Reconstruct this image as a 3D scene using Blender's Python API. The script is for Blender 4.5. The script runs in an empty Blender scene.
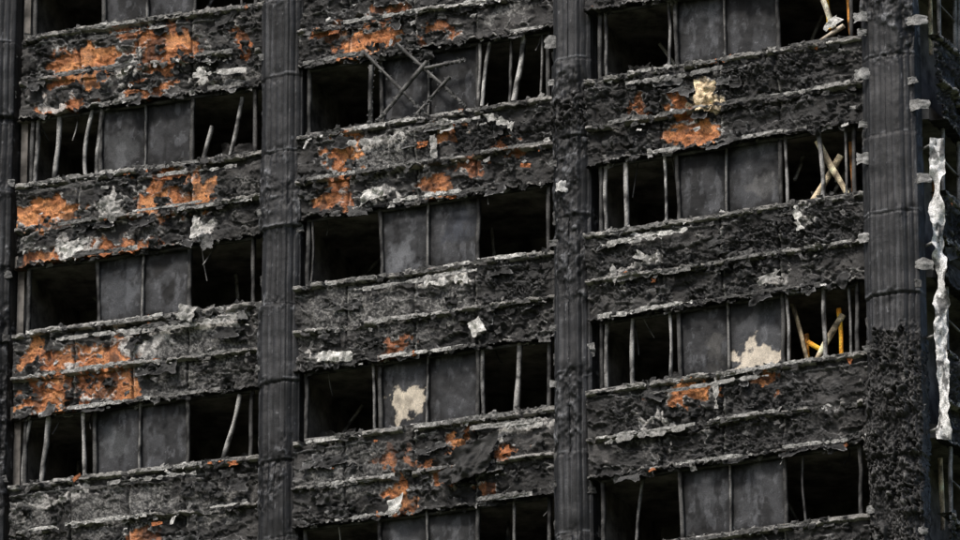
import bpy, math, numpy as np
from mathutils import Vector
rng=np.random.default_rng(7)
ZT=39.2
# ---------------------------------------------------------------- noise
def hsh(ix,iy,iz,seed):
    h=(ix.astype(np.int64)*374761393+iy.astype(np.int64)*668265263+iz.astype(np.int64)*2147483647+seed*974711)&0xffffffff
    h=((h^(h>>13))*1274126177)&0xffffffff
    h=((h^(h>>16))*2246822519)&0xffffffff
    h=h^(h>>15)
    return (h&0xffffff)/float(0xffffff)
def vn(x,y,z=0.0,seed=0):
    x,y,z=np.broadcast_arrays(np.asarray(x,float),np.asarray(y,float),np.asarray(z,float))
    ix,iy,iz=np.floor(x),np.floor(y),np.floor(z)
    fx,fy,fz=x-ix,y-iy,z-iz
    fx=fx*fx*(3-2*fx);fy=fy*fy*(3-2*fy);fz=fz*fz*(3-2*fz)
    flat=(fz.max()<1e-9)
    r=0
    for a in (0,1):
        for b in (0,1):
            for c in ((0,) if flat else (0,1)):
                w=(fx if a else 1-fx)*(fy if b else 1-fy)*(1 if flat else (fz if c else 1-fz))
                r=r+w*hsh(ix+a,iy+b,iz+c,seed)
    return r
def fbm(x,y,z=0.0,o=4,seed=0):
    # z is a plane selector: fold it into an offset so the lattice stays two-dimensional
    z=float(np.asarray(z).ravel()[0]);x=x+z*13.37;y=y-z*7.91
    r=0;A=0;a=1
    for i in range(o):
        r=r+a*vn(x*2**i,y*2**i,0.0,seed+i*17);A+=a;a*=.55
    return r/A
def worley(x,y,seed=0):
    ix,iy=np.floor(x),np.floor(y)
    f1=np.full(x.shape,9.);f2=np.full(x.shape,9.);idd=np.zeros(x.shape)
    for a in (-1,0,1):
        for b in (-1,0,1):
            cx,cy=ix+a,iy+b
            px=cx+hsh(cx,cy,cx*0,seed);py=cy+hsh(cx,cy,cx*0+5,seed)
            d=np.hypot(px-x,py-y)
            nid=hsh(cx,cy,cx*0+9,seed)
            m=d<f1
            f2=np.where(m,f1,np.minimum(f2,d));idd=np.where(m,nid,idd);f1=np.where(m,d,f1)
    return f1,f2,idd
def sst(a,b,x):
    t=np.clip((x-a)/(b-a),0,1);return t*t*(3-2*t)
# ---------------------------------------------------------------- mesh accumulator
class Acc:
    def __init__(s): s.V=[];s.F=[];s.C=[];s.n=0
    def grid(s,P,C):
        m,n=P.shape[:2]
        i=np.arange(m*n).reshape(m,n)+s.n
        s.V.append(P.reshape(-1,3));s.C.append(np.broadcast_to(C,P.shape).reshape(-1,3))
        s.F.append(np.stack([i[:-1,:-1],i[1:,:-1],i[1:,1:],i[:-1,1:]],-1).reshape(-1,4));s.n+=m*n
    def raw(s,V,F,C):
        V=np.asarray(V,float);s.V.append(V);s.F.append(np.asarray(F)+s.n)
        s.C.append(np.broadcast_to(np.asarray(C,float),V.shape));s.n+=len(V)
    def build(s,name,mat,parent):
        V=np.concatenate(s.V);F=np.concatenate(s.F);C=np.concatenate(s.C)
        me=bpy.data.meshes.new(name)
        me.vertices.add(len(V));me.vertices.foreach_set('co',V.astype(np.float32).ravel())
        me.loops.add(F.size);me.loops.foreach_set('vertex_index',F.astype(np.int32).ravel())
        me.polygons.add(len(F));me.polygons.foreach_set('loop_start',np.arange(0,F.size,4,dtype=np.int32))
        me.update(calc_edges=True)
        a=me.color_attributes.new('Col','FLOAT_COLOR','POINT')
        a.data.foreach_set('color',np.concatenate([np.clip(C,0,1),np.ones((len(C),1))],1).astype(np.float32).ravel())
        me.materials.append(mat)
        o=bpy.data.objects.new(name,me);bpy.context.collection.objects.link(o);o.parent=parent
        return o
# ---------------------------------------------------------------- materials
def mat_attr(name,rough=.85,lo=.55,hi=1.5,sc=70,bump=.5,spec=.3,rvar=0.0):
    m=bpy.data.materials.new(name);m.use_nodes=True;nt=m.node_tree;N=nt.nodes;L=nt.links
    b=N['Principled BSDF'];b.inputs['Roughness'].default_value=rough
    b.inputs['Specular IOR Level'].default_value=spec
    at=N.new('ShaderNodeAttribute');at.attribute_name='Col'
    tc=N.new('ShaderNodeTexCoord')
    n=N.new('ShaderNodeTexNoise');n.inputs['Scale'].default_value=sc;n.inputs['Detail'].default_value=3;n.inputs['Roughness'].default_value=.7
    L.new(tc.outputs['Object'],n.inputs['Vector'])
    mr=N.new('ShaderNodeMapRange');mr.inputs['From Min'].default_value=.32;mr.inputs['From Max'].default_value=.68
    mr.inputs['To Min'].default_value=lo;mr.inputs['To Max'].default_value=hi
    L.new(n.outputs['Fac'],mr.inputs['Value'])
    mx=N.new('ShaderNodeVectorMath');mx.operation='SCALE'
    L.new(at.outputs['Color'],mx.inputs[0]);L.new(mr.outputs['Result'],mx.inputs['Scale'])
    L.new(mx.outputs['Vector'],b.inputs['Base Color'])
    if rvar:
        n2=N.new('ShaderNodeTexNoise');n2.inputs['Scale'].default_value=5;n2.inputs['Detail'].default_value=4
        L.new(tc.outputs['Object'],n2.inputs['Vector'])
        r2=N.new('ShaderNodeMapRange');r2.inputs['From Min'].default_value=.35;r2.inputs['From Max'].default_value=.65
        r2.inputs['To Min'].default_value=rough-rvar;r2.inputs['To Max'].default_value=rough+rvar
        L.new(n2.outputs['Fac'],r2.inputs['Value']);L.new(r2.outputs['Result'],b.inputs['Roughness'])
    bp=N.new('ShaderNodeBump');bp.inputs['Strength'].default_value=bump;bp.inputs['Distance'].default_value=.02
    L.new(n.outputs['Fac'],bp.inputs['Height']);L.new(bp.outputs['Normal'],b.inputs['Normal'])
    return m
def mat_noise(name,c1,c2,sc,rough=.9):
    m=bpy.data.materials.new(name);m.use_nodes=True;nt=m.node_tree;N=nt.nodes;L=nt.links
    b=N['Principled BSDF'];b.inputs['Roughness'].default_value=rough;b.inputs['Specular IOR Level'].default_value=.2
    tc=N.new('ShaderNodeTexCoord');n=N.new('ShaderNodeTexNoise');n.inputs['Scale'].default_value=sc;n.inputs['Detail'].default_value=8;n.inputs['Roughness'].default_value=.65
    L.new(tc.outputs['Object'],n.inputs['Vector'])
    r=N.new('ShaderNodeValToRGB');r.color_ramp.elements[0].position=.38;r.color_ramp.elements[1].position=.66
    r.color_ramp.elements[0].color=(*c1,1);r.color_ramp.elements[1].color=(*c2,1)
    L.new(n.outputs['Fac'],r.inputs['Fac']);L.new(r.outputs['Color'],b.inputs['Base Color'])
    return m
M_char=mat_attr('charred_cladding',rough=.62,lo=.35,hi=1.65,bump=.6,spec=.38,rvar=.2)
M_col=mat_attr('charred_column_metal',rough=.55,lo=.6,hi=1.4,sc=55,bump=.35,rvar=.12)
M_frame=mat_attr('scorched_window_frame',rough=.7,lo=.5,hi=1.5,sc=45,bump=.4)
M_board=mat_attr('scorched_infill_board',rough=.7,lo=.7,hi=1.35,sc=60,bump=.25)
M_int=mat_noise('sooty_interior',(.06,.056,.052),(.28,.26,.24),2.2)
M_body=mat_noise('sooty_concrete',(.02,.02,.02),(.09,.088,.085),.9)
M_ground=mat_noise('grass_and_earth',(.04,.06,.02),(.09,.09,.05),.3)
# ---------------------------------------------------------------- plan of the facade (metres)
def bay(x0,y0,x1,y1):
    p0=np.array([x0,y0]);p1=np.array([x1,y1]);L=np.linalg.norm(p1-p0);u=(p1-p0)/L
    return dict(p=p0,u=u,n=np.array([u[1],-u[0]]),L=L)
B={'A':bay(-12.4,5.75,-8.6,4.15),'L':bay(-7.33,3.36,-3.70,1.96),'M':bay(-2.72,1.12,1.025,-.46),
   'R':bay(1.95,-1.33,5.77,-3.06),'E':bay(7.0,-3.25,8.75,.35)}
SV={'L':(30,250,268,238,58.2),'M':(310,545,220,185,59.5),'R':(605,855,165,125,60.9)} # survey of bays
EXT={'A':(-.3,.4),'L':(-.25,.3),'M':(-.2,.3),'R':(-.25,.3),'E':(-.05,.3)}
HEAD=1.259; WH=1.17; PITCH=2.6
def W(b,u,v,z):
    q=B[b];u,v,z=np.broadcast_arrays(np.asarray(u,float),np.asarray(v,float),np.asarray(z,float))
    return np.stack([q['p'][0]+q['u'][0]*u+q['n'][0]*v,q['p'][1]+q['u'][1]*u+q['n'][1]*v,z+ZT],-1)
def uz(b,x,y):
    x0,x1,ya,yb,s=SV[b];t=(x-x0)/(x1-x0)
    return t*B[b]['L'],HEAD-(y-(ya+(yb-ya)*t))/s
# ---------------------------------------------------------------- marks on the cladding  (x,y,rx,ry,kind,strength)
MK={'L':[(82,62,34,19,'P',1),(62,75,16,10,'O',1),(165,46,29,20,'O',1),(180,38,12,10,'P',1),(240,38,8,16,'O',1),(125,68,8,8,'W',.8),(55,105,14,5,'W',.7),(205,76,9,7,'W',.9),(60,108,26,8,'O',.9),(150,88,22,8,'O',.8),(232,78,25,5,'G',.8),(130,30,14,9,'O',.8),
 (45,213,33,13,'P',1),(60,222,18,8,'O',1),(165,196,28,24,'O',1),(157,205,15,14,'P',1),(200,190,14,19,'P',1),(195,204,20,8,'O',1),(112,212,12,13,'W',.5),(88,255,62,11,'O',1),(75,250,18,9,'W',.95),(95,252,10,7,'P',1),(45,258,14,7,'P',.9),(200,232,7,9,'W',.9),(40,262,16,8,'O',.8),(150,235,14,6,'G',.7),(230,195,26,22,'G',.35),
 (58,375,20,20,'O',1),(108,366,28,22,'O',1),(116,362,14,14,'P',.9),(36,358,14,11,'P',.8),(86,350,18,9,'P',.8),(62,378,9,10,'P',.9),(45,406,24,9,'P',.9),(100,400,26,10,'O',.9),(128,394,10,10,'P',1),(192,352,62,26,'G',1),(150,345,20,10,'W',.5),(205,322,42,5,'W',.5),(195,385,55,16,'G',.6),(92,398,7,5,'W',.9),
 (130,512,55,22,'G',.9),(220,500,34,20,'G',.8),(40,520,22,16,'G',.8),(150,537,16,9,'O',.9),(60,500,30,5,'W',.3)],
 'M':[(372,40,30,13,'P',1),(350,48,14,10,'O',1),(395,8,16,9,'O',.5),(330,30,14,8,'O',.4),(508,10,28,6,'G',.9),(440,28,16,7,'O',.4),
 (340,162,11,25,'O',1),(352,150,12,16,'P',1),(385,160,34,18,'G',1),(385,143,34,4,'W',.4),(452,130,13,10,'P',1),(438,186,14,12,'P',1),(378,196,14,9,'W',.95),(328,203,14,11,'P',1),(350,205,12,7,'O',.6),(495,140,45,22,'K',1),(470,165,14,8,'O',.3),(410,150,8,6,'W',.6),(510,150,10,8,'O',.35),
 (362,310,54,24,'G',.9),(450,284,24,7,'W',.85),(452,305,28,16,'G',.9),(512,290,34,28,'K',1),(340,360,22,6,'W',1),(482,330,8,8,'W',1),(400,352,14,8,'O',.4),(320,342,14,8,'G',.6),(420,335,40,6,'G',.5),
 (358,472,54,26,'G',.75),(455,468,26,14,'O',.7),(460,440,12,8,'P',.9),(404,500,13,17,'P',1),(480,455,40,24,'K',1),(520,432,28,5,'W',.5),(505,455,10,9,'O',.8),(490,490,12,6,'O',.4),(400,460,16,10,'O',.35)],
 'R':[(684,104,14,10,'P',1),(700,108,18,12,'O',.9),(713,98,13,15,'C',1),(695,138,29,10,'P',1),(640,90,35,28,'K',.9),(780,80,60,30,'K',.9),(730,140,120,14,'K',.6),(640,110,10,10,'O',.25),
 (800,240,70,30,'K',1),(650,275,60,26,'K',1),(725,300,60,18,'K',.8),(806,222,5,12,'W',1),(650,265,10,5,'W',.5),(640,250,24,4,'G',.9),(775,282,14,5,'W',.4),(620,280,12,8,'W',.4),(715,290,14,6,'G',.5),
 (780,400,60,20,'K',.8),(640,420,40,24,'K',.7),(760,440,70,14,'K',.7),(692,395,28,9,'P',1),(765,383,16,6,'P',.8),(660,425,14,6,'W',.4),(720,400,12,8,'G',.6),(790,420,30,12,'G',.3),(640,450,30,5,'G',.6)],'A':[],'E':[]}
KC={'P':(.70,.30,.115),'O':(.36,.125,.045),'W':(.62,.60,.57),'C':(.80,.66,.46)}
# ---------------------------------------------------------------- spandrel cladding
RES=.0155
LED=-.78; SPB=-1.43
prof=[(-.06,.0,0),(.19,-.005,0),(.20,-.015,1),(.20,-.075,1),(.13,-.09,1),(.12,LED+.02,2),(.20,LED,3),(.205,LED-.045,3),(.09,LED-.06,3),(.10,SPB+.05,4),(.15,SPB+.04,5),(.15,SPB,5),(-.08,SPB+.02,6)]
def resample(prof,res):
    v=[];z=[];r=[]
    for (a,b) in zip(prof[:-1],prof[1:]):
        n=max(1,int(round(math.hypot(b[0]-a[0],b[1]-a[1])/res)))
        for i in range(n):
            t=i/n;v.append(a[0]+(b[0]-a[0])*t);z.append(a[1]+(b[1]-a[1])*t);r.append(b[2])
    v.append(prof[-1][0]);z.append(prof[-1][1]);r.append(prof[-1][2])
    return np.array(v),np.array(z),np.array(r)
def paint(b,u,z,seed):
    n1=fbm(u*1.9,z*2.6,seed,4,3);n2=fbm(u*8,z*10,seed,4,11);n3=vn(u*34,z*34,0.,21+int(seed*5));n4=vn(u*58,z*58,0.,31+int(seed*5))
    rg=1-2*np.abs(fbm(u*3.1+n2*.5,z*5.2,seed+1,3,13)-.5)          # ridges = wrinkles / tears
    rgd=sst(.90,.985,rg)
    rough=sst(.42,.52,fbm(u*1.4,z*2.2,seed+12,4,23))                # blistered areas against flat sheet
    amp=.28+.72*rough
    tone=sst(.38,.66,n1)
    g=.006+.015*n2+.050*tone*np.clip(n2-.2,0,1)+(.11*sst(.68,.92,n3)*tone*sst(.35,.6,n2)+.13*sst(.86,.99,n4)*sst(.4,.6,n2))*(.35+.65*rough)
    g=g*(1-.65*sst(.5,.62,fbm(u*1.3,z*3,seed+4,3,15)))
    fs=.012+.045*sst(.35,.7,fbm(u*2.6,z*1.8,seed+14,4,25))             # flat sheet tone
    g=g*rough+(fs*.8+g*.35)*(1-rough)
    C=np.stack([g*1.05,g,g*.95],-1)
    C=C+(rgd*sst(.5,.7,n2)*.18*amp)[...,None]*np.array([1,.98,.94])
    H=(.075*(n2-.5)+.018*(n3-.5)+.04*rgd)*amp+.09*(n1-.5)
    # torn steps in the layers
    stp=fbm(u*2.0,z*3.0,seed+7,4,17);H=H-.045*sst(.50,.525,stp)+.03*sst(.62,.64,stp)
    edge=np.exp(-((stp-.500)/.008)**2)*sst(.42,.56,fbm(u*5,z*5,seed+17,3,27));C=C+edge[...,None]*.20
    M={k:np.zeros(u.shape) for k in 'GKPOWC'}
    wx=(fbm(u*5,z*5,seed+2.5,5,41)-.5);wz=(fbm(u*5,z*5,seed+9.5,5,43)-.5)
    if b in SV:
        s=SV[b][4]
        for (x,y,rx,ry,k,st) in MK[b]:
            uc,zc=uz(b,x,y);ru=rx/s*1.02;rz=ry/s
            if zc>z.max()+1 or zc<z.min()-1: continue
            d=np.hypot((u+wx*.6-uc)/ru,(z+wz*.6-zc)/rz)
            if k in 'OPWC':
                m=sst(1.16,1.0,d+(n2-.5)*1.1)*(.5+.5*st)
                M['W']=np.maximum(M['W'],.85*np.exp(-((d+(n2-.5)*1.1-1.19)/.09)**2)*sst(.55,.65,vn(u*7,z*7,0.,47)))
            else: m=st*sst(1.25,.75,d)
            M[k]=np.maximum(M[k],m)
    else: M['K']=sst(.45,.6,n1)
    G=M['G'];gg=.04+.21*sst(.40,.68,n4*.5+n3*.5)*(.5+.8*n1)-.06*sst(.5,.65,n2)
    gg=np.clip(gg,.010,1)
    C=C*(1-G[...,None])+np.stack([gg,gg*.98,gg*.93],-1)*G[...,None];H=H*(1-.6*G)
    K=M['K']*sst(.38,.5,n1+.08)
    if K.max()>.02:
        f1,f2,idd=worley(u*6+wx*6,z*8+wz*6,int(seed*3)+5)
        g1,g2,ide=worley(u*15+wx*9,z*17+wz*9,int(seed*3)+15)
        mixk=sst(.44,.60,fbm(u*2.7,z*2.7,seed+3,3,19))
        e=sst(.02,.25,f2-f1)*(1-mixk)+sst(.02,.35,g2-g1)*mixk;idd=idd*(1-mixk)+ide*mixk
        kk=(.007+.046*e*(.2+idd*idd*1.3)+.11*sst(.72,.93,n3)*e*n1)
        C=C*(1-K[...,None])+np.stack([kk*1.02,kk,kk],-1)*K[...,None]
        H=H+K*((.075-.04*mixk)*e*(.3+idd*1.2)-.03)
    hue=sst(.40,.62,fbm(u*3.3,z*3.9,seed+21,4,29))[...,None]
    blot=sst(.56,.66,fbm(u*4.5,z*3.2,seed+6,4,49))[...,None]
    for k in 'OPCW':
        m=M[k][...,None];c=np.array(KC[k])
        if k=='P': c=c*(1-hue*.75)+np.array(KC['O'])*hue*.75
        if k=='O': c=c*(1-(1-hue)*.3)+np.array(KC['P'])*(1-hue)*.3
        var=(.35+1.25*n2)[...,None]*(1-.5*sst(.62,.8,n3)[...,None])*(1-.68*blot)
        C=C*(1-m)+c*var*m;H=H*(1-.5*M[k])+(.015 if k in'WC' else -.02)*M[k]
    return C,H,M
JT={'L':[78,136,190],'M':[350,418,478],'R':[664,725,782]}
spandrel=Acc()
def add_spandrel(b,k,res=RES):
    e=EXT[b];n=int((B[b]['L']+e[0]*-1+e[1])/res)
    U=np.linspace(e[0],B[b]['L']+e[1],n);v,z,r=resample(prof,res)
    ztop=HEAD-WH+PITCH*k
    UU,VV=np.meshgrid(U,v,indexing='ij');_,ZZ=np.meshgrid(U,z,indexing='ij');RR=np.broadcast_to(r,UU.shape)
    sd=k*3.7+ord(b)*.31
    Z0=ZZ+ztop
    C,H,M=paint(b,UU,Z0,sd)
    face=np.isin(RR,[2,4]).astype(float)
    f1=lambda f,s: fbm(U*f,U*0+sd,0,4,s)[:,None]
    bl=f1(1.3,51);bs=f1(6,53);bt=f1(20,54);bl2=f1(1.1,57);bs2=f1(5,58);bl3=f1(1.5,59);bs3=f1(6,60)
    isl=np.isin(RR,[0,1,3,5])
    pres=np.where(RR==3,sst(.42,.48,bs*.5+bl*.5),np.where(RR<=1,sst(.36,.42,bs2*.6+bl2*.4),sst(.45,.5,bs3*.5+bl3*.5)))
    VV2=np.where(isl&(VV>.10),.10+(VV-.10)*pres+(bt-.5)*.05,VV)
    VV2=VV2+face*H+isl*(H*.5)
    VV2=np.where(VV<0,VV,VV2)
    sheet=np.floor(UU/1.02+sd);jit=(hsh(sheet,sheet*0,sheet*0,77)-.5)
    ul=(UU/1.02+sd)%1
    VV2=VV2+(RR==2)*(jit*.07*(ul-.5)*2+jit*.04)
    dz=(bl-.5)*.07+(bs-.5)*.05+(bt-.5)*.035
    bulge=(fbm(UU*1.1,Z0*1.1,sd+4,2,61)-.5)*.18
    VV2=VV2+bulge*(VV>.05)
    Z=Z0+np.where(RR<=1,(bs2-.5)*.04+(bt-.5)*.025,np.where(np.isin(RR,[5,6]),(bs3-.5)*.12+(bt-.5)*.07,dz*np.where(RR==3,1,.6)))
    nz=fbm(UU*10,Z0*34,sd,3,71)
    ash=np.where(RR==3,sst(.42,.52,nz*.5+bs*.5),sst(.40,.5,nz*.5+bs2*.5))*(np.isin(RR,[1,3]))*(.15+.85*pres)
    a5=sst(.45,.6,nz)*(RR==5)*.7*sst(.48,.56,bs3)
    tw=np.maximum(ash,a5)*.95;tw=tw[...,None]
    C=C*(1-tw)+np.array([.31,.30,.28])*(.15+1.6*nz[...,None]**1.3)*tw
    top=(RR==0)[...,None];C=np.where(top,(.03+.34*nz[...,None]**1.5)*np.array([1,.98,.94]),C)
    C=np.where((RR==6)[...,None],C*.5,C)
    if b in JT:
        for x in JT[b]:
            uj=uz(b,x,0)[0]+.05*(fbm(Z0*2,Z0*0+x,0,3,78)-.5);d=np.abs(UU-uj)
            g=np.exp(-(d/.014)**2)*face;VV2=VV2-.05*g;C=C*(1-.85*g[...,None])
            l=np.exp(-((UU-uj-.035)/.012)**2)*face*sst(.5,.6,fbm(UU*3,Z0*5,sd,3,77));C=C+l[...,None]*np.array([.17,.168,.155])
    zr=-.17-.05*(bs2-.5);g=np.exp(-((ZZ-zr)/.012)**2)*(RR==2)*sst(.46,.54,fbm(UU*2.3,UU*0+sd+3,0,3,79))
    VV2=VV2+.04*g;C=C+g[...,None]*.2*(.2+nz[...,None])
    spandrel.grid(W(b,UU,VV2,Z),C)
# crumpled loose sheets
debris=Acc()
def flake(b,u,z,v,w,h,col,tilt=0,crump=.4,seed=0,hang=0,acc=None,curl=0,rim=0):
    n=max(6,int(w/.016));m=max(6,int(h/.016));n=min(n,110);m=min(m,60)
    a,c=np.meshgrid(np.linspace(-.5,.5,n),np.linspace(-.5,.5,m),indexing='ij')
    q=min(w,h)
    if max(w,h)/q<3.2:
        th=np.arctan2(c,a);R=.35+1.25*fbm(np.cos(th)*1.4+seed,np.sin(th)*1.4,0,4,91)
        x=a*w*R;y=c*h*R
    else:
        if w>h:
            x=a*w;y=(c*(1.2-1.1*sst(.45,.75,fbm(a*w*9,a*0,seed,3,91)))+.9*(fbm(a*w*3,a*0,seed,3,94)-.5))*h
        else:
            y=c*h;x=(a*(1.2-1.1*sst(.45,.75,fbm(c*h*9,c*0,seed,3,91)))+1.6*(fbm(c*h*3,c*0,seed,3,94)-.5))*w
    vv=v+crump*q*(fbm(a*w/q*2,c*h/q*2,seed,3,95)-.5)*2+hang*(0.5-c)*h+curl*(.5-c)**2*h
    ct,st=math.cos(tilt),math.sin(tilt)
    X=u+x*ct-y*st;Y=z+x*st+y*ct
    nn=fbm(a*w*18,c*h*18,seed,3,99)[...,None]
    cc=np.array(col)*(.1+1.8*nn)
    if rim: cc=cc+rim*sst(.40,.5,np.maximum(np.abs(a),np.abs(c)))[...,None]*sst(.4,.6,fbm(a*4,c*4,seed,3,96))[...,None]
    (acc or debris).grid(W(b,X,vv,Y),cc)
def rand_flakes(b,k,n):
    ztop=HEAD-WH+PITCH*k;L=B[b]['L']
    for i in range(n):
        t=rng.random();u=rng.uniform(-.1,L+.1)
        if t<.3: z=ztop-.05+rng.normal(0,.03)
        elif t<.65: z=ztop+LED-.03+rng.normal(0,.05)
        elif t<.82: z=ztop+SPB+rng.uniform(-.05,.03)
        else: z=ztop+rng.uniform(-1.3,-.1)
        s=rng.uniform(.03,.10)
        g=rng.choice([.015,.04,.09,.28,.55],p=[.35,.24,.18,.13,.10]);
        if g>.2: s*=.72
        col=(g,g*.98,g*.95)
        if rng.random()<.04: col=(.40,.14,.05)
        flake(b,u,z,.17+rng.uniform(-.03,.05),s*rng.uniform(1,2.2),s*rng.uniform(.5,1.2),col,rng.normal(0,.5),.5,rng.random()*90)
    # torn, curled sheet ends peeling off the rails
    for i in range(n//15):
        u=rng.uniform(0,L);z=ztop+rng.choice([-.2,LED-.12,-.45,SPB])+rng.normal(0,.03)
        g=rng.choice([.012,.025,.05,.09],p=[.4,.3,.2,.1])
        flake(b,u,z,.15,rng.uniform(.14,.45),rng.uniform(.12,.28),(g,g,g*.97),rng.normal(0,.2),.38,rng.random()*90,curl=rng.uniform(.1,.6),rim=rng.choice([.04,.12,.25]))
    # solid lumps of melted, bubbled char
    for i in range(n//9):
        u=rng.uniform(0,L);z=ztop+rng.choice([-.35,LED-.04,-.55,LED-.3,SPB+.05])+rng.normal(0,.06)
        g=rng.choice([.012,.02,.04])
        flake(b,u,z,.15,rng.uniform(.12,.34),rng.uniform(.08,.18),(g,g,g*.98),rng.normal(0,.15),.75,rng.random()*90)
    for zz,cnt in ((-.04,4),(LED-.02,5),(SPB+.02,3),(-.2,2)):
        for i in range(cnt):
            l=rng.uniform(.35,1.6);u=rng.uniform(l/2-.1,L-l/2+.1)
            g=rng.choice([.07,.16,.32,.46],p=[.25,.3,.27,.18])
            flake(b,u,ztop+zz+rng.normal(0,.015),.205+rng.uniform(-.01,.03),l,rng.uniform(.035,.07),(g,g*.985,g*.94),rng.normal(0,.012),.4,rng.random()*90)
# ---------------------------------------------------------------- beams
frames=Acc()
def beam(acc,p,q,w,d,col,seed=0,bend=0,n=None):
    p=np.array(p,float);q=np.array(q,float);L=np.linalg.norm(q-p);n=n or max(3,int(L/.06))
    t=np.linspace(0,1,n);ax=(q-p)/L
    side=np.cross(ax,[.35,.9,.1]);side/=np.linalg.norm(side);up=np.cross(ax,side)
    j=lambda s:(vn(t*L*2.2,t*0+seed,0.,s)-.5)
    c=p+(q-p)*t[:,None]+side*(bend*np.sin(t*math.pi)+j(5)*w*.35)[:,None]+up*(j(6)*d*.4)[:,None]
    ring=[]
    for (a,b2) in ((-1,-1),(1,-1),(1,1),(-1,1),(-1,-1)):
        ring.append(c+side*(a*w/2*(1+.4*j(7+a)))[:,None]+up*(b2*d/2*(1+.4*j(9+b2)))[:,None])
    P=np.stack(ring,0)
    k=fbm(np.stack([t*L*7]*5),np.arange(5)[:,None]*.7+seed,0,3,101)[...,None]
    acc.grid(P,np.array(col)*(.1+1.9*sst(.25,.75,k)))
    for e in (0,-1): acc.raw(P[:4,e],[[0,1,2,3]],np.array(col)*.8)
def fb(b,x1,y1,x2,y2,v1=0.0,v2=0.0,w=.04,d=.05,g=.1,col=None,bend=0,acc=None):
    u1,z1=uz(b,x1,y1);u2,z2=uz(b,x2,y2)
    c=col or (g,g*.98,g*.94)
    beam(acc or frames,W(b,u1,v1,z1),W(b,u2,v2,z2),w,d,c,seed=(x1*.37+y1*.11)%50,bend=bend)
# ---------------------------------------------------------------- infill boards
boards=Acc()
BM={('M',-1,0):[(405,403,15,15,(.68,.60,.48))],('R',-1,1):[(756,362,26,19,(.68,.60,.49)),(740,374,14,7,(.66,.6,.5))],('M',1,0):[(395,120,14,8,(.14,.14,.14))],
    ('L',0,1):[(160,262,14,12,(.01,.01,.01)),(170,290,10,14,(.012,.012,.012))],('L',-1,0):[(118,440,14,20,(.10,.105,.11))],('R',0,1):[(765,185,14,10,(.12,.12,.12))],('M',0,0):[(402,262,18,22,(.14,.145,.155))],('L',0,0):[(118,290,20,26,(.10,.105,.115))],('L',1,0):[(118,150,20,22,(.09,.093,.097))],('R',-1,0):[(715,350,10,20,(.08,.078,.075))],('M',0,1):[(458,225,16,18,(.05,.055,.068))]}
def add_board(b,k,j,xa,xb):
    ua=uz(b,xa,0)[0];ub=uz(b,xb,0)[0];zb=HEAD-WH+PITCH*k-.02;zt=zb+WH+.06
    U,Z=np.meshgrid(np.linspace(ua,ub,60),np.linspace(zb,zt,96),indexing='ij');sd=k*5.1+j*2.3+ord(b)*.7
    n1=fbm(U*1.8,Z*1.5,sd,4,201);n2=fbm(U*7,Z*6,sd,5,203);n3=vn(U*40,Z*40,0.,207+k*3+j)
    tone=.028+.040*hsh(np.array([k]),np.array([j]),np.array([ord(b)]),3)[0]
    g=tone*(.45+1.05*sst(.25,.75,n1))*(.5+1.0*n2)
    s=sst(.46,.62,n1*.6+n2*.4);g=g*(1-.5*s)+.010*s
    s3=sst(.52,.62,fbm(U*3.5,Z*1.6,sd+3,5,209));g=g*(1-.65*s3)
    g=g+.045*sst(.58,.70,fbm(U*9,Z*4,sd+8,5,211))
    sc=np.exp(-((fbm(U*2.5,Z*2.5,sd+11,4,213)-.5)/.006)**2)*.05*sst(.5,.6,n2);g=g+sc
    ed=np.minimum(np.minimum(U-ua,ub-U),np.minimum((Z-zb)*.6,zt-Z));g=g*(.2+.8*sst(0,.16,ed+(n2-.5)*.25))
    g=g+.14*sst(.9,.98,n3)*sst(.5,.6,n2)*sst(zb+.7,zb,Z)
    C=np.stack([g*.97,g,g*1.08],-1)
    for (x,y,rx,ry,c) in BM.get((b,k,j),[]):
        uc,zc=uz(b,x,y);d=np.hypot((U-uc)/(rx/59.),(Z-zc)/(ry/59.))+(n2-.5)*2.2
        soft=.25 if c[0]>.3 else .7
        m=sst(1.15,1.15-soft,d)[...,None];C=C*(1-m)+np.array(c)*(.6+.7*n2[...,None])*(1-.4*s3[...,None])*m
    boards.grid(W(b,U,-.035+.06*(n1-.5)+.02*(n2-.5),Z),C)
WN={'L':(28,97,143,190,253),'M':(308,381,429,479,549),'R':(602,679,729,783,856)}
def add_windows(b,k):
    xs=WN[b];_,_,ya,yb,s=SV[b];x0,x1=SV[b][:2]
    def yt(x): return ya+(yb-ya)*(x-x0)/(x1-x0)-PITCH*k*s
    def ybm(x): return yt(x)+WH*s
    add_board(b,k,0,xs[1],xs[2]-.5);add_board(b,k,1,xs[2]+.5,xs[3])
    for i,x in enumerate(xs):
        fb(b,x,yt(x)-3,x+(2 if i in(1,) else 0),ybm(x)+2,.0,.0,.055 if i!=2 else .03,.07,g=.05 if i!=2 else .12)
    fb(b,xs[0],yt(xs[0])+1,xs[4],yt(xs[4])+1,0,0,.05,.07,g=.035)
    fb(b,xs[0],ybm(xs[0])-1,xs[4],ybm(xs[4])-1,0.03,0.03,.06,.08,g=.09)
    return yt,ybm
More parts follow.
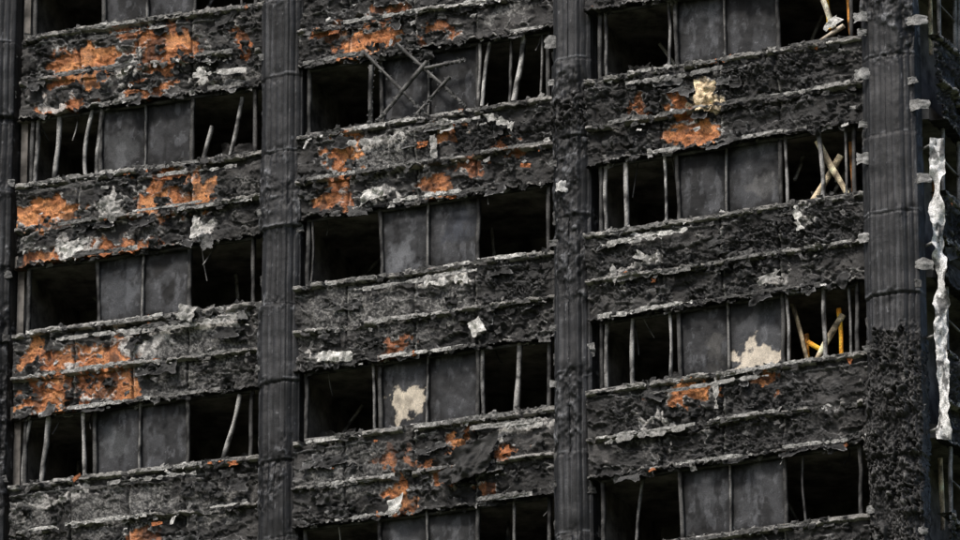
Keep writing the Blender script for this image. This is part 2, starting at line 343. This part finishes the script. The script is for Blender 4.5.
MU={('L',2):[(236,0,238,70,.03,.1,0)],
 ('L',1):[(56,2,52,66,.06,.20,.02),(34,2,31,68,.05,.2,0),(90,0,84,70,.05,.26,.04),(99,0,95,70,.055,.2,.02),(207,30,197,68,.05,.2,-.1),(240,8,228,68,.055,.24,.02)],
 ('L',0):[],
 ('L',-1):[(52,2,46,68,.065,.20,.02),(33,2,27,69,.05,.2,0),(86,0,90,70,.05,.26,.04),(242,4,226,66,.055,.24,.02)],
 ('M',1):[(482,2,480,68,.04,.15,.03),(491,2,484,66,.045,.32,.04),(512,2,510,66,.04,.08,0),(525,-2,516,66,.065,.32,.03),(543,0,541,68,.03,.15,0)],
 ('M',0):[(312,0,311,68,.03,.06,0)],
 ('M',-1):[(520,0,517,68,.065,.2,.02),(484,2,484,68,.05,.15,0),(375,0,377,66,.035,.14,.03)],
 ('M',-2):[(515,0,515,68,.04,.12,.02)],
 ('R',1):[(608,0,608,70,.04,.14,0),(672,0,673,70,.04,.16,.02)],
 ('R',0):[(628,2,629,69,.06,.26,.03),(607,2,607,70,.05,.2,0),(668,0,668,70,.04,.28,.03),(822,0,825,68,.06,.24,.03),(788,0,790,70,.04,.18,.03),(848,0,848,68,.035,.12,0)],
 ('R',-1):[(634,2,633,69,.055,.2,.02),(607,2,607,70,.05,.2,0),(671,0,671,70,.04,.26,.03),(824,0,825,68,.055,.22,.03),(787,0,789,70,.04,.18,.03),(848,0,849,68,.035,.13,0)],
 ('R',-2):[(640,2,632,69,.04,.12,-.1),(800,4,802,69,.03,.06,0)]}
props=Acc()
WOOD=(.62,.51,.35);ORG=(.80,.32,.03)
for b in 'LMR':
    for k in (3,2,1,0,-1,-2,-3):
        add_spandrel(b,k) if k in (2,1,0,-1,-2) else add_spandrel(b,k,.04)
        if k==-3: continue
        rand_flakes(b,k,110)
        yt,ybm=add_windows(b,k)
        for (xa,da,xb,db,w,g,v) in MU.get((b,k),[]):
            fb(b,xa,yt(xa)+da,xb,yt(xb)+db,v,v,w,w*1.3,g,bend=rng.normal(0,.02))
        for i in range(2):
            x=rng.choice([rng.uniform(WN[b][0],WN[b][1]),rng.uniform(WN[b][3],WN[b][4])]);l=rng.uniform(8,38);y=yt(x)
            fb(b,x,y-3,x+rng.normal(0,4),y+l,rng.uniform(-.3,.05),rng.uniform(-.3,.1),.018,.018,g=rng.choice([.03,.08,.16]),bend=rng.normal(0,.02))
        for i in range(3):
            xa=rng.uniform(WN[b][0],WN[b][4]);xb=xa+rng.normal(0,22);va=rng.uniform(-2.2,-.8)
            fb(b,xa,yt(xa)+rng.uniform(-3,8),xb,yt(xb)+rng.uniform(15,75),va,va+rng.normal(0,.3),.05,.04,g=rng.choice([.08,.18,.3]))
        # remains of burnt fittings behind the sills
        for i in range(4):
            x=rng.uniform(WN[b][0]+5,WN[b][4]-12);u,z=uz(b,x,ybm(x));flake(b,u,z+rng.uniform(.0,.2),rng.uniform(-1.1,-.4),rng.uniform(.3,.7),rng.uniform(.3,.5),(.05,.048,.045),0,.3,rng.random()*60)
        for i in range(22):
            x=rng.uniform(WN[b][0],WN[b][4]);u,z=uz(b,x,ybm(x));s=rng.uniform(.03,.08)
            flake(b,u,z+.02,.06+rng.uniform(-.05,.08),s*2,s,np.array([1,.98,.94])*rng.choice([.03,.09,.3]),rng.normal(0,.4),.6,rng.random()*50)
        for i in range(16):
            x=rng.uniform(WN[b][0],WN[b][4]);u,z=uz(b,x,yt(x));s=rng.uniform(.04,.10)
            flake(b,u,z-.01,.06+rng.uniform(-.05,.08),s*1.6,s,np.array([1,.98,.94])*rng.choice([.015,.03,.15]),rng.normal(0,.4),.6,rng.random()*50)
for k in (2,1,0,-1,-2):
    add_spandrel('A',k,.04);add_spandrel('E',k,.02);rand_flakes('E',k,40)
for (k,bs) in {0:[(816,138,846,192,.09,WOOD,-.12),(838,150,803,205,.09,WOOD,-.2)],-1:[(806,360,835,308,.08,WOOD,-.25),(788,300,801,356,.06,(.36,.29,.19),-.2)],1:[(820,-25,835,22,.08,(.6,.54,.42),-.08),(845,20,812,38,.06,(.4,.35,.28),-.15)]}.items():
    for (x1,y1,x2,y2,w,c,v) in bs: fb('R',x1,y1,x2,y2,v,v-.05,w,.05,col=c,acc=props)
for (x1,y1,x2,y2,c) in ((832,302,833,362,ORG),(798,328,800,362,ORG),(822,-30,828,20,ORG),(846,-10,850,30,(.5,.22,.05)),(800,336,815,345,ORG),(847,135,849,200,(.3,.13,.04))):
    fb('R',x1,y1,x2,y2,-.3,-.3,.07,.06,col=c,acc=props)
for a in ((368,52,432,118,.05),(432,62,380,124,.05),(402,44,470,108,.045),(455,78,415,122,.04),(376,66,374,126,.06),(430,70,470,60,.04)):
    fb('M',a[0],a[1],a[2],a[3],.2,.14,a[4],a[4],g=.09)
    for t in np.linspace(.05,.95,9):
        u,z=uz('M',a[0]+(a[2]-a[0])*t,a[1]+(a[3]-a[1])*t);flake('M',u,z,.18,.09,.07,(.07,.07,.07),t*3,.6,t*40)
for (b,x,y,w,h,t,g,v) in [('L',33,245,22,14,.2,.12,.22),('L',112,212,14,26,.6,.3,.2),('L',75,252,22,14,.3,.6,.22),('L',200,232,9,18,0,.6,.22),('L',205,76,9,16,.4,.5,.22),('L',192,318,18,14,-.3,.4,.25),('L',130,66,12,10,.3,.5,.22),
  ('L',180,330,130,5,.0,.32,.22),('L',222,75,56,5,-.05,.4,.23),('L',60,250,70,5,0.05,.3,.23),
  ('M',378,197,22,12,.2,.6,.23),('M',505,124,34,8,-.5,.4,.24),('M',342,360,36,8,-.1,.65,.23),('M',482,331,12,14,.4,.65,.23),('M',452,284,44,8,0,.55,.21),('M',382,143,64,5,0,.4,.23),('M',440,150,6,24,0,.3,.22),('M',403,508,14,12,.2,.6,.22),('M',530,428,36,5,0,.4,.22),('M',470,470,60,34,.2,.03,.27),('M',450,128,14,12,.3,.4,.22),
  ('R',806,222,7,24,.1,.6,.24),('R',650,262,18,7,-.5,.4,.22),('R',638,246,60,5,-.0,.4,.22),('R',775,282,20,7,.2,.3,.22),('R',620,280,5,22,.1,.3,.22),('R',713,99,18,30,.0,.6,.2),('R',720,398,5,30,.0,.35,.24),('R',838,22,18,8,.5,.6,.1),('R',760,372,30,7,.2,.5,.12),('R',650,440,80,5,.05,.3,.23)]:
    u,z=uz(b,x,y)
    c=(g,g*.98,g*.93) if (x,y)!=(713,99) else (.80,.62,.40)
    flake(b,u,z,v,w/59.,h/59.,c,t,.35,x*.13+y*.07)
# ---------------------------------------------------------------- columns
cols=Acc();brk=Acc()
def column(cx,cy,w,ang,name,d=.33,zlo=-7.5,zhi=7.5,seed=0,lump=None):
    u=np.array([math.cos(ang),-math.sin(ang)]);n=np.array([-math.sin(ang),-math.cos(ang)])
    pr=[(-w/2,-.1),(-w/2,d*.55),(-w*.30,d),(w*.24,d),(w/2,d*.5),(w/2,-.1)]
    A=[];V=[];
    for a,b in zip(pr[:-1],pr[1:]):
        m=max(2,int(math.hypot(b[0]-a[0],b[1]-a[1])/.0125))
        for i in range(m): A.append(a[0]+(b[0]-a[0])*i/m);V.append(a[1]+(b[1]-a[1])*i/m)
    A.append(pr[-1][0]);V.append(pr[-1][1]);A=np.array(A);V=np.array(V)
    s=np.concatenate([[0],np.cumsum(np.hypot(np.diff(A),np.diff(V)))])
    Z=np.arange(zlo,zhi,.02)
    SS,ZZ=np.meshgrid(s,Z,indexing='ij');AA=np.broadcast_to(A[:,None],SS.shape);VV=np.broadcast_to(V[:,None],SS.shape)
    wv=.03*(fbm(ZZ*2,ZZ*0+seed,0,3,300)-.5)
    rib=np.abs((((SS+wv)/.105)%1)-.5)*2;rv=sst(.2,.5,rib)*(.5+.5*sst(.35,.6,fbm(SS*1.5,ZZ*.7,seed+2,3,299)))
    wob=(fbm(SS*.6,ZZ*1.1,seed,3,301)-.5);w2=fbm(SS*5,ZZ*3,seed,4,303);w3=vn(SS*50,ZZ*12,0.,305);w4=fbm(SS*11,ZZ*11,seed,4,307)
    seg=np.floor((ZZ+seed)/1.31);jz=((ZZ+seed+.03*(w2-.5))/1.31)%1
    jo=.7*np.exp(-(np.minimum(jz,1-jz)*1.31/.016)**2)*sst(.42,.55,fbm(SS*2,ZZ*.3,seed,3,317))
    off=(hsh(seg,seg*0,seg*0,int(seed*10)+3)-.5)*.06
    D=rv*.013+wob*.13+off-.04*jo+.014*(w4-.5)
    dmg=sst(.54,.64,fbm(SS*1.2,ZZ*.8,seed,4,309))
    jd=np.exp(-(np.minimum(jz,1-jz)*1.31/.12)**2)*sst(.45,.6,fbm(SS*2.5,ZZ*.7,seed+5,3,319));dmg=np.maximum(dmg,jd)
    D=D+dmg*((w2-.5)*.14+(w4-.5)*.07)
    AO=AA+wob*.05+off*.6*np.sign(AA)*(1-jo)
    V2=VV+D
    X=cx+u[0]*AO+n[0]*V2;Y=cy+u[1]*AO+n[1]*V2
    g=(.007+.020*w2+.012*rv*w4*1.6)*(1-.6*jo)*(.6+.7*hsh(seg,seg*0+2,seg*0,int(seed*10)))
    st=fbm(SS*14,ZZ*.8,seed,4,311);g=g+.04*sst(.58,.74,st)*rv+.12*sst(.88,.97,w3)*sst(.5,.65,w4)
    j2=np.exp(-((jz*1.31-.05)/.014)**2)*sst(.48,.6,fbm(SS*7,ZZ*.5,seed,2,313));g=g+j2*.13
    g=g*(1-.5*dmg)+dmg*(.08*sst(.55,.75,w2)*w4+.12*sst(.64,.75,w4))
    C=np.stack([g*.98,g,g*1.06],-1)
    if lump is not None:
        for (z0,z1) in lump:
            m=sst(z0-.15,z0+.05,ZZ)*sst(z1+.15,z1-.05,ZZ+.5*(w2-.5))
            f1,f2,idd=worley(SS*6+w2*3,ZZ*6+w4*3,int(seed)+3);g1,g2,ide=worley(SS*17+w2*3,ZZ*15+w4*3,int(seed)+9)
            mk=sst(.42,.56,w2);e=sst(.02,.25,f2-f1)*(1-mk)+sst(.02,.3,g2-g1)*mk
            dd=m*(.15*e*(.2+idd)*(1-.6*mk)-.02+.12*(w2-.5))
            X=X+n[0]*dd;Y=Y+n[1]*dd
            kk=(.008+.045*e*idd+.15*sst(.62,.8,w4)*e);C=C*(1-m[...,None])+np.stack([kk,kk*.97,kk*.94],-1)*m[...,None]
    P=np.stack([X,Y,ZZ+ZT],-1)
    cols.grid(P,C)
    def br(a,v,z,ww,hh,g):
        c=np.array([cx+u[0]*a+n[0]*v,cy+u[1]*a+n[1]*v,z+ZT]);U3=np.array([*u,0]);N3=np.array([*n,0]);Z3=np.array([0,0,1.])
        tl=rng.normal(0,.12);U3,Z3=U3*math.cos(tl)+Z3*math.sin(tl),Z3*math.cos(tl)-U3*math.sin(tl)
        aa,cc=np.meshgrid(np.linspace(-.5,.5,9),np.linspace(-.5,.5,9),indexing='ij');sd=rng.random()*60
        nn=fbm(aa*4,cc*4,sd,3,330);fold=np.where(aa>.05,-(aa-.05)*.8*ww,0)
        ex=.6+.8*fbm(cc*3,cc*0,sd,3,331)
        P=c+U3*(aa*ww*ex)[...,None]+Z3*(cc*hh*(.6+.8*fbm(aa*3,aa*0,sd,3,332)))[...,None]+N3*(.04+fold+.05*(nn-.5))[...,None]
        brk.grid(P,np.array([g,g*.99,g*.96])*(.1+1.8*nn[...,None]))
        brk.grid(P-N3*.012+Z3*0,np.array([g,g,g])*.4)
    return br
ang=math.radians(26)
c0=column(-7.98,3.82,.80,ang,'a',seed=1.3)
c1=column(-3.12,1.47,.72,ang,'b',seed=4.1)
c2=column(1.53,-.93,.66,ang,'c',seed=8.7,lump=[(2.0,2.35)])
c3=column(6.38,-3.38,.90,ang,'d',seed=12.2,lump=[(-8,-2.35)])
for i,z in enumerate(np.arange(-6.5,6.5,1.3)):
    for (f,w) in ((c0,.8),(c1,.72),(c2,.66),(c3,.9)):
        s=.7 if f is c3 else .4
        z2=z+rng.normal(0,.2)
        if rng.random()<.7: f(-w*.42,.26,z2,.15,.11,rng.choice([.10,.2,.35])*s*1.6)
        if rng.random()<.6: f(w*.46,.18,z2+rng.normal(0,.3),.14,.12,rng.choice([.08,.16,.3])*s*1.6)
        f(-w*.47+.02,.15,z2+.45,.08,.22,.06)
for z in (4.1,2.75,1.4,.1,-1.2): c3(.50,.16,z+rng.normal(0,.06),.28,.16,.24)
for z in (2.9,1.95,.55,-.75): c3(-.36,.30,z,.24,.18,.26)
c2(-.1,.36,.95,.19,.18,.5);c2(-.28,.30,3.45,.22,.2,.2)
# bright crumpled strip hanging at the corner
strip=Acc()
zs=np.linspace(.78,-4.1,330);a=np.linspace(-.5,.5,15)
A,Z=np.meshgrid(a,zs,indexing='ij')
wd=.24*(.45+1.0*fbm(Z*2.6,Z*0,0,4,401));cx=7.02+.05*(fbm(Z*1.3,Z*0+3,0,3,403)-.5)*2
tw=(fbm(Z*1.9,Z*0+7,0,3,405)-.5)*3.0-.2
X=cx+A*wd*np.cos(tw)+.04*(fbm(A*3,Z*9,3,3,408)-.5);Y=-3.78+A*wd*np.sin(tw)+.10*(fbm(A*3,Z*7,2,3,407)-.5)
n=fbm(A*4,Z*12,1,4,409)[...,None];n5=fbm(A*2,Z*5,5,4,411)[...,None]
strip.grid(np.stack([X,Y,Z+ZT+0*X],-1),np.array([.72,.715,.70])*(.4+1.1*n)*(1-.8*sst(.54,.62,n5)))
for z in (.7,-.9,-2.4,-3.9):
    beam(strip,(7.0,-3.78,z+ZT),(6.75,-3.3,z+ZT+.05),.04,.03,(.25,.25,.24),z)
# side elevation window parts
for k in (2,1,0,-1,-2):
    zt=HEAD+PITCH*k
    for u in (.35,1.0,1.15,1.8,2.45,3.2):
        beam(frames,W('E',u,0.02,zt),W('E',u-.04,.02,zt-WH),.05,.06,(.2,.197,.19),u)
    beam(frames,W('E',.3,.02,zt-WH*.45),W('E',1.0,.02,zt-WH*.5),.03,.03,(.16,.15,.14),k)
    beam(props,W('E',.5,-.2,zt-.1),W('E',.75,-.3,zt-WH),.06,.05,(.45,.2,.06) if k in(0,2) else WOOD,k)
    beam(frames,W('E',0,.03,zt-WH),W('E',4,.03,zt-WH),.05,.07,(.12,.118,.11),k)
# ---------------------------------------------------------------- tower assembly
tower=bpy.data.objects.new('burned_tower_block',None);bpy.context.collection.objects.link(tower)
spandrel.build('charred_spandrel_cladding',M_char,tower)
debris.build('hanging_cladding_fragments',M_char,tower)
frames.build('window_frames',M_frame,tower)
boards.build('window_infill_boards',M_board,tower)
cols.build('column_casings',M_col,tower)
brk.build('fixing_brackets',M_frame,tower)
props.build('timber_props',M_frame,tower)
strip.build('loose_corner_strip',M_frame,tower)
line=[W('A',-.3,0,0)[:2],W('A',B['A']['L']+.4,0,0)[:2],W('L',-.3,0,0)[:2],W('L',B['L']['L']+.3,0,0)[:2],W('M',-.25,0,0)[:2],W('M',B['M']['L']+.3,0,0)[:2],W('R',-.3,0,0)[:2],W('R',B['R']['L']+.3,0,0)[:2],np.array([6.9,-3.3]),W('E',B['E']['L'],0,0)[:2]]
nb=np.array([.44,.90])
def prism(name,poly,z0,z1,mat):
    n=len(poly);v=[(p[0],p[1],z0) for p in poly]+[(p[0],p[1],z1) for p in poly]
    f=[tuple(range(n))[::-1],tuple(range(n,2*n))]+[(i,(i+1)%n,n+(i+1)%n,n+i) for i in range(n)]
    me=bpy.data.meshes.new(name);me.from_pydata(v,[],f);me.update();me.materials.append(mat)
    o=bpy.data.objects.new(name,me);bpy.context.collection.objects.link(o);o.parent=tower;return o
inner=[p+nb*.10 for p in line[:-1]]
deep=[line[0]+nb*21,line[-2]+nb*21]
foot=inner+[deep[1]+np.array([-.1,0])]+[deep[0]]
floors=range(-14,10)
for k in floors:
    zt=ZT+HEAD+PITCH*k
    if zt<1: continue
    prism('floor_slab',foot,zt+.06,zt+.28,M_int if -3<=k<=3 else M_body)
    for b in 'ALMR':
        q=B[b];e=EXT[b]
        p=[W(b,e[0],-.10,0)[:2],W(b,q['L']+e[1],-.10,0)[:2],W(b,q['L']+e[1],-.2,0)[:2],W(b,e[0],-.2,0)[:2]]
        prism('sill_wall',p,zt+.28,zt+PITCH-WH-.03,M_int)
        if not(-3<=k<=3):
            p=[W(b,e[0],.12,0)[:2],W(b,q['L']+e[1],.12,0)[:2],W(b,q['L']+e[1],-.09,0)[:2],W(b,e[0],-.09,0)[:2]]
            prism('spandrel_band',p,zt,zt+PITCH-WH,M_body)
for b in 'ALMR':
    q=B[b]
    for u in (-.35,q['L']*.5,q['L']+.4):
        p=[W(b,u,-.22,0)[:2],W(b,u+.12,-.22,0)[:2],W(b,u+.12,-2.9,0)[:2],W(b,u,-2.9,0)[:2]]
        prism('partition_wall',p,2,ZT+26,M_int)
a0=line[0]+nb*2.4;a1=line[-2]+nb*2.4;prism('rear_room_wall',[a0,a1,a1+nb*.2,a0+nb*.2],0,ZT+26,M_int)
e0=line[-2]+nb*4;prism('side_wall',[e0,deep[1],deep[1]+np.array([.3,-.1]),e0+np.array([.3,-.1])],0,ZT+26,M_body)
prism('roof_parapet',[p+np.array([0,0]) for p in foot],ZT+26,ZT+27.2,M_body)
for (cx,cy,w) in ((-12.9,6.1,.8),(-7.98,3.82,.8),(-3.12,1.47,.72),(1.53,-.93,.66),(6.38,-3.38,.9)):
    u=np.array([math.cos(ang),-math.sin(ang)]);n=np.array([-math.sin(ang),-math.cos(ang)]);c=np.array([cx,cy])
    for (z0,z1) in ((0,ZT-7.5),(ZT+7.47,ZT+26)):
        prism('column_shaft',[c-u*w/2-n*.1,c-u*w/2+n*.18,c-u*w*.3+n*.33,c+u*w*.24+n*.33,c+u*w/2+n*.17,c+u*w/2-n*.1],z0,z1,M_body)
# ---------------------------------------------------------------- ground
me=bpy.data.meshes.new('ground');s=2000
me.from_pydata([(-s,-s,0),(s,-s,0),(s,s,0),(-s,s,0)],[],[(0,1,2,3)]);me.materials.append(M_ground)
g=bpy.data.objects.new('ground',me);bpy.context.collection.objects.link(g)
# ---------------------------------------------------------------- light
w=bpy.data.worlds.new('World');bpy.context.scene.world=w;w.use_nodes=True;nt=w.node_tree
sky=nt.nodes.new('ShaderNodeTexSky');sky.sky_type='NISHITA';sky.sun_disc=False
el,az=math.radians(54),math.radians(217)
sky.sun_elevation=el;sky.sun_rotation=az;sky.air_density=1.0;sky.dust_density=4
nt.links.new(sky.outputs['Color'],nt.nodes['Background'].inputs['Color']);nt.nodes['Background'].inputs['Strength'].default_value=.13
sl=bpy.data.lights.new('sun','SUN');sl.energy=2.7;sl.angle=math.radians(10);sl.color=(1,.965,.92)
so=bpy.data.objects.new('sun',sl);bpy.context.collection.objects.link(so)
d=Vector((math.sin(az)*math.cos(el),math.cos(az)*math.cos(el),math.sin(el)))
so.rotation_euler=d.to_track_quat('Z','Y').to_euler();so.location=(0,-40,80)
# ---------------------------------------------------------------- camera
cam=bpy.data.cameras.new('camera');cam.lens=260.5;cam.sensor_width=36;cam.clip_end=5000
co=bpy.data.objects.new('camera',cam);bpy.context.collection.objects.link(co)
ph=math.radians(20);co.location=(0,-110*math.cos(ph),ZT-110*math.sin(ph))
co.rotation_euler=(Vector((0,0,ZT))-co.location).to_track_quat('-Z','Y').to_euler()
sc=bpy.context.scene;sc.camera=co
sc.view_settings.view_transform='Standard';sc.view_settings.look='None';sc.view_settings.exposure=0
